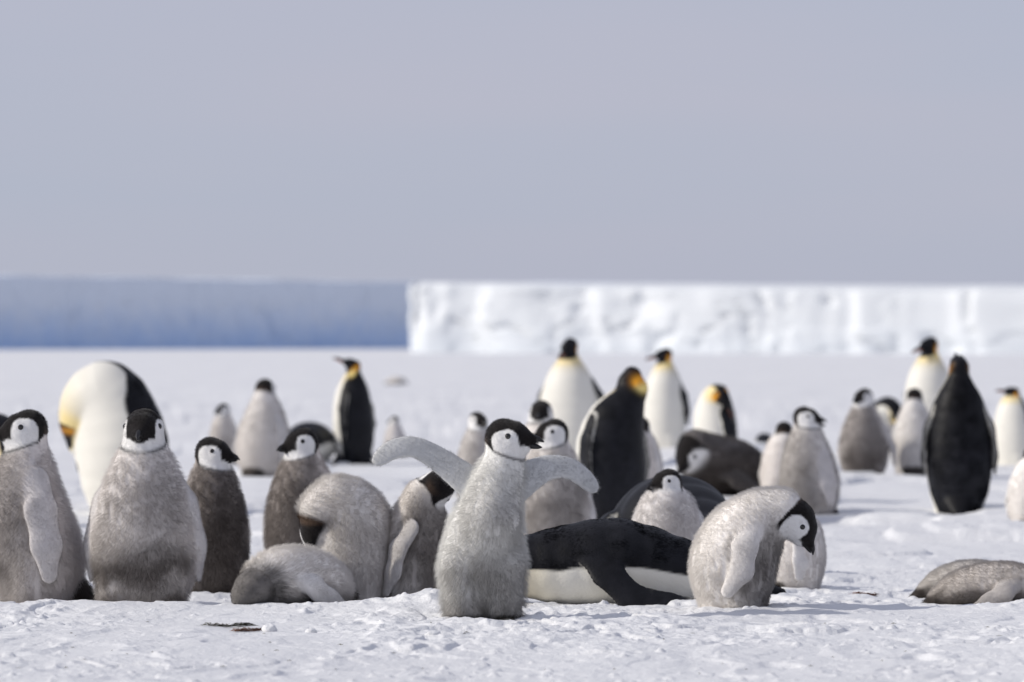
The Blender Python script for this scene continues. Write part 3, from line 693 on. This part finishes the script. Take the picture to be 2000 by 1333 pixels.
# adults in the middle distance
Qb = Bird(True, [(0, 0, .08, .115), (-.015, 0, .18, .158), (-.01, 0, .32, .176), (.0, 0, .47, .174), (-.01, -.03, .60, .152), (-.03, -.085, .70, .106), (-.045, -.135, .79, .076)],
          (-.03, -.115, .850), (.42, .90, -.80), (.3, .4, .8), 1.22,
          [dict(pts=[(-.01, sg * .135, .62, .040), (-.03, sg * .20, .50, .048), (-.045, sg * .213, .37, .045), (-.055, sg * .205, .25, .020)], n=(.1, sg, .12), t=.24) for sg in (-1, 1)],
          ((-.13, 0, .08), (-.23, 0, .01), .06, .02), True, look=dict(seed=4, side=.12, ear=1.3, earw=1.8))
place(Qb, 1192, 21.0, 716, -142, 'adult preening with bowed neck and bright orange ear patch, behind the lying adult', .011, 0)
place(adult(-12, -18, ws=1.30, look=dict(side=-.22)), 1112, 30.5, 660, -18, 'tall adult facing the viewer, upright in front of the ice cliff', .014)
place(adult(-40, -5, ws=1.05, look=dict(side=-.25)), 1298, 35.0, 680, -32, 'adult with pale front looking left, right of the preening adult', .014)
place(chick(20, -30, ws=.85, look=dict(brown=.2, seed=25), neck=-.05), 1249, 22.6, 812, 165, 'grey chick tucked close behind the preening adult, mostly hidden', .011, 9000, .015)
Tb = Bird(True, [(0, 0, .08, .115), (-.01, 0, .18, .155), (0, 0, .32, .172), (.01, 0, .46, .165), (.015, .02, .57, .135), (.02, .07, .63, .10), (.015, .13, .65, .072)], (.0, .185, .62), (-.35, .45, -.8), (.2, .5, .6), 1.05,
          [dict(pts=[(-.01, sg * .125, .58, .040), (-.03, sg * .185, .48, .048), (-.045, sg * .198, .37, .045), (-.055, sg * .19, .25, .020)], n=(.1, sg, .12), t=.24) for sg in (-1, 1)],
          ((-.13, 0, .08), (-.23, 0, .01), .06, .02), True, look=dict(seed=6))
place(Tb, 1398, 29.0, 750, -74, 'adult twisting its head round to preen its side, left of the right-looking chick', .014)
place(chick_prone(dict(brown=1.0, seed=27, hem=.9, light=(.12, .11, .105), flip=(.5, .5, .5), patch=((.25, .45, -.9, .9),)), ws=1.1, head=(.17, 0, .19), hf=(.75, 0, -.55), hup=(.5, 0, .8), spine=[(-.20, .07, .06), (-.14, .10, .10), (-.05, .125, .120), (.05, .15, .115), (.11, .19, .09), (.145, .215, .065)]), 1408, 24.5, 838, -52, 'dark chick lying down with pale face to the left, below the twisting adult', .012, 9000, .015)
place(adult_prone(dict()), 1493, 36, 846, 175, 'small far adult lying on the snow, between the twisting adult and the right-looking chick', .018)
# right group
place(chick(138, 4, ws=.98, look=dict(brown=.35, seed=28, hem=.4, light=(.47, .45, .435), flip=(.75, .75, .78)), flex=(0, .02)), 1578, 21.5, 792, -62, 'grey chick with open beak looking right and tail touching the snow', .0095, 18000, .015, gape=.3)
place(chick(20, -20, ws=.9, look=dict(brown=.4, seed=29), neck=-.06), 1530, 24.0, 822, 150, 'chick almost hidden behind the right-looking grey chick', .012, 7000, .015)
place(chick(-35, 0, ws=1.08, look=dict(brown=.8, seed=30, hem=.9, light=(.47, .445, .43), patch=((.2, .15, .3, .6),)), flex=(0, .045)), 1687, 27.3, 757, -12, 'chick with a brown belly and loose flipper, left of the stooping black adult', .0115, 9000, .015)
place(chick(8, 0, ws=.95, look=dict(brown=.1, seed=31, light=(.48, .465, .45))), 1785, 27.6, 757, 172, 'pale chick seen from behind with a dark crown, left of the big black-backed adult', .0115, 9000, .015)
place(adult(-20, -8, ws=1.1, look=dict(side=-.25)), 1815, 31.5, 658, -30, 'tall pale-fronted adult behind the big black-backed adult', .014)
place(adult_bow(dict(cream=1.0, side=-.1), head=(.30, .03, .42), hf=(.1, 0, -1)), 1722, 34.0, 775, 38, 'adult stooping with orange patch showing, between two chicks at the right', .016)
place(adult(6, 32, ws=1.08, look=dict(seed=33, ear=.25)), 1873, 22.3, 692, 176, 'big adult standing with its whole black back to the viewer, beak raised', .011, 26000, .009, frad=.00035)
place(adult(-38, 14, ws=1.25, lean=-.0, neck=-.06, look=dict(side=.15)), 1978, 30.0, 756, -42, 'adult with yellow collar looking left at the right edge', .014)
place(chick(0, -10, ws=1.0, look=dict(brown=.1, seed=35, light=(.58, .56, .54)), neck=-.05), 2016, 20.0, 868, 160, 'pale chick cut off by the right edge', .011, 7000, .015)
place(chick_prone(dict(brown=1.0, seed=36, hem=.7, light=(.36, .335, .315), patch=((.05, .12, -.8, .7), (.45, .5, .25, .4))), spine=[(-.25, .055, .045), (-.18, .08, .08), (-.07, .10, .10), (.05, .105, .10), (.14, .10, .08), (.19, .085, .06)], head=(.215, -.065, .060), hf=(-.2, .75, -.5)), 1953, 12.75, 1096, 78, 'chick sleeping flat on the snow at the lower right edge', .0065, 55000, .016)
place(chick_prone(dict(brown=.7, seed=37, hem=.5, light=(.40, .38, .36), patch=((.05, .12, -.8, .8),))), 1905, 13.4, 1093, 82, 'chick lying just behind the sleeping one at the lower right edge', .0070, 35000, .016)
# left background
bent = Bird(True, [(0, .0, .08, .13), (-.01, .01, .2, .19), (-.01, .01, .36, .212), (.01, -.015, .50, .192), (.045, -.055, .585, .175), (.095, -.10, .545, .150), (.130, -.130, .465, .110)], (.150, -.150, .385), (.05, -.02, -1), (.7, -.6, 0), 1.22,
            [dict(pts=[(.0, .15, .55, .04), (-.03, .215, .43, .05), (-.04, .235, .30, .046), (-.05, .22, .18, .02)], n=(.0, 1, .1), t=.24)], ((-.13, 0, .08), (-.23, 0, .01), .06, .02), True, look=dict(cream=.9, side=.33, side_top=-.30, seed=9, ear=.45))
place(bent, 232, 22.3, 704, -54, 'adult bent right over with its head hanging to the snow, at the left', .010, 26000, .009, frad=.00035)
place(adult_bow(dict(cream=1.0, side=-.3), hup=(1, 0, 0)), -28, 21.0, 806, 40, 'adult cut off by the left edge behind the left-looking chick', .012)
place(chick(-10, -3, ws=.9, look=dict(brown=.3, seed=40)), 437, 31.0, 787, -40, 'small blurred chick facing left, left of a chick turned away', .013, 6000, .015)
place(chick(15, 3, ws=1.05, look=dict(brown=.25, seed=41, light=(.44, .42, .405))), 516, 27.0, 738, 150, 'large pale chick turned away, left of the adult with raised beak', .0115, 9000, .015)
place(adult(55, 30, ws=.98, look=dict(side=.05)), 690, 31.0, 700, -128, 'adult with raised beak and black back, left of the spread flipper', .012)
place(adult_prone(dict()), 604, 31.0, 824, 165, 'black adult lying in the gap between two chicks at the left', .016)
place(chick(0, -5, ws=.95, look=dict(brown=.1, seed=44, light=(.46, .44, .43))), 771, 33.0, 812, -100, 'pale blurred chick behind the tip of the left spread flipper', .014, 5000, .015)
place(chick_prone(dict(brown=.9, seed=45, light=(.35, .33, .31))), 775, 110, 735, 80, 'tiny far chick lying alone on the open snow', .02, scale=1.1)
print('birds', time.time() - T0)

# ------------------------------------------------------------------ small things on the snow
def lump(name, cx, cy_d, r, sc, seed, label, material, cat, zoff=0.3):
    X, Y = at(cx, cy_d); z = float(ground_z(np.array([X]), np.array([Y]))[0])
    V, Fc = ball((0, 0, 0), 1.0, 18); V = np.array(V)
    V = V * (1 + .16 * fbm(V * 1.7, 3, seed))[:, None] * np.array(sc) * r
    o = mesh_obj(name, V, Fc, material); o.location = (X, Y, z + r * zoff)
    return tag(o, label, cat)
def dist_of(py): return 0.815 * F_PX / (py - HOR_Y)
lump('snow_lump', 527, dist_of(1238), .018, (1.15, 1, .85), 61, 'smooth round snowball lying by the brown feathers', M['snow'], 'snow lump', .55)
lump('snow_lump', 608, dist_of(1240), .014, (1.2, 1, .7), 62, 'small rough snow lump right of the round snowball', M['snow'], 'snow lump', .4)
lump('snow_lump', 846, dist_of(1247), .016, (1.3, 1, .7), 63, 'snow clod standing alone below the spread-winged chick', M['snow'], 'snow lump', .4)
def scrap(cx, py, length, width, material, label, seed, d=None):
    d = d or dist_of(py); X, Y = at(cx, d); V = []; Fc = []; rg = np.random.default_rng(seed)
    gz = lambda x, y: float(ground_z(np.array([x]), np.array([y]))[0] + ground_detail(np.array([x]), np.array([y]))[0])
    def blade(p, q, w, lift):                                    # a thin barb lying on the snow
        k = len(V); dx, dy = q[0] - p[0], q[1] - p[1]; l_ = math.hypot(dx, dy) + 1e-6; nx_, ny_ = -dy / l_ * w, dx / l_ * w
        m_ = ((p[0] + q[0]) / 2, (p[1] + q[1]) / 2)
        for (x, y, z) in ((p[0] - nx_, p[1] - ny_, .002), (p[0] + nx_, p[1] + ny_, .002), (m_[0] + nx_, m_[1] + ny_, .002 + lift), (m_[0] - nx_, m_[1] - ny_, .003 + lift), (q[0], q[1], .002)):
            V.append((x, y, gz(X + x, Y + y) + z))
        Fc.extend([(k, k + 1, k + 2), (k, k + 2, k + 3), (k + 3, k + 2, k + 4)])
    n_ = 130
    for i in range(n_):
        t = i / (n_ - 1) - .5; x0, y0 = t * length, .12 * length * math.sin(2.6 * t) + rg.normal(0, .1 * width)
        a_ = rg.uniform(.2, 1.1) * rg.choice([-1, 1]) + (math.pi if rg.random() < .2 else 0); L_ = width * rg.uniform(.5, 1.5) * (1.1 - 1.4 * abs(t))
        blade((x0, y0), (x0 + math.cos(a_) * L_ * 2.2, y0 + math.sin(a_) * L_), rg.uniform(.0008, .0022), rg.uniform(.001, .010))
    o = mesh_obj('feather_scrap', V, Fc, material); o.location = (X, Y, 0)
    return tag(o, label, 'feather')
scrap(445, 1229, .105, .030, M['stain'], 'grey-green matted feather scrap left of the round snowball', 1)
scrap(482, 1237, .07, .018, M['rust'], 'rust-brown feather scrap touching the round snowball', 2)
scrap(1690, 1158, .07, .020, M['rust'], 'brown feather scrap left of the chicks lying at the right edge', 3, 13.35)
def bits():
    V = []; Fc = []
    for i in range(46):
        px = RNG.uniform(20, 1980); py = RNG.uniform(1200, 1325); d = dist_of(py); X, Y = at(px, d)
        z = float(ground_z(np.array([X]), np.array([Y]))[0] + ground_detail(np.array([X]), np.array([Y]))[0]) + .003
        L_, w_, an = RNG.uniform(.003, .010), RNG.uniform(.0008, .0018), RNG.uniform(-.5, .5)
        k = len(V); dx, dy = math.cos(an) * L_, math.sin(an) * L_
        V += [(X - dx, Y - dy, z), (X, Y - w_, z), (X + dx, Y + dy, z), (X, Y + w_, z), (X, Y, z + w_ * 1.6)]
        Fc += [(k, k + 1, k + 4), (k + 1, k + 2, k + 4), (k + 2, k + 3, k + 4), (k + 3, k, k + 4)]
    o = mesh_obj('feather_bits', V, Fc, M['stain']); tag(o, 'tiny dark feather bits strewn over the near snow', 'feather bits', kind='stuff')
bits()
print('done', time.time() - T0)
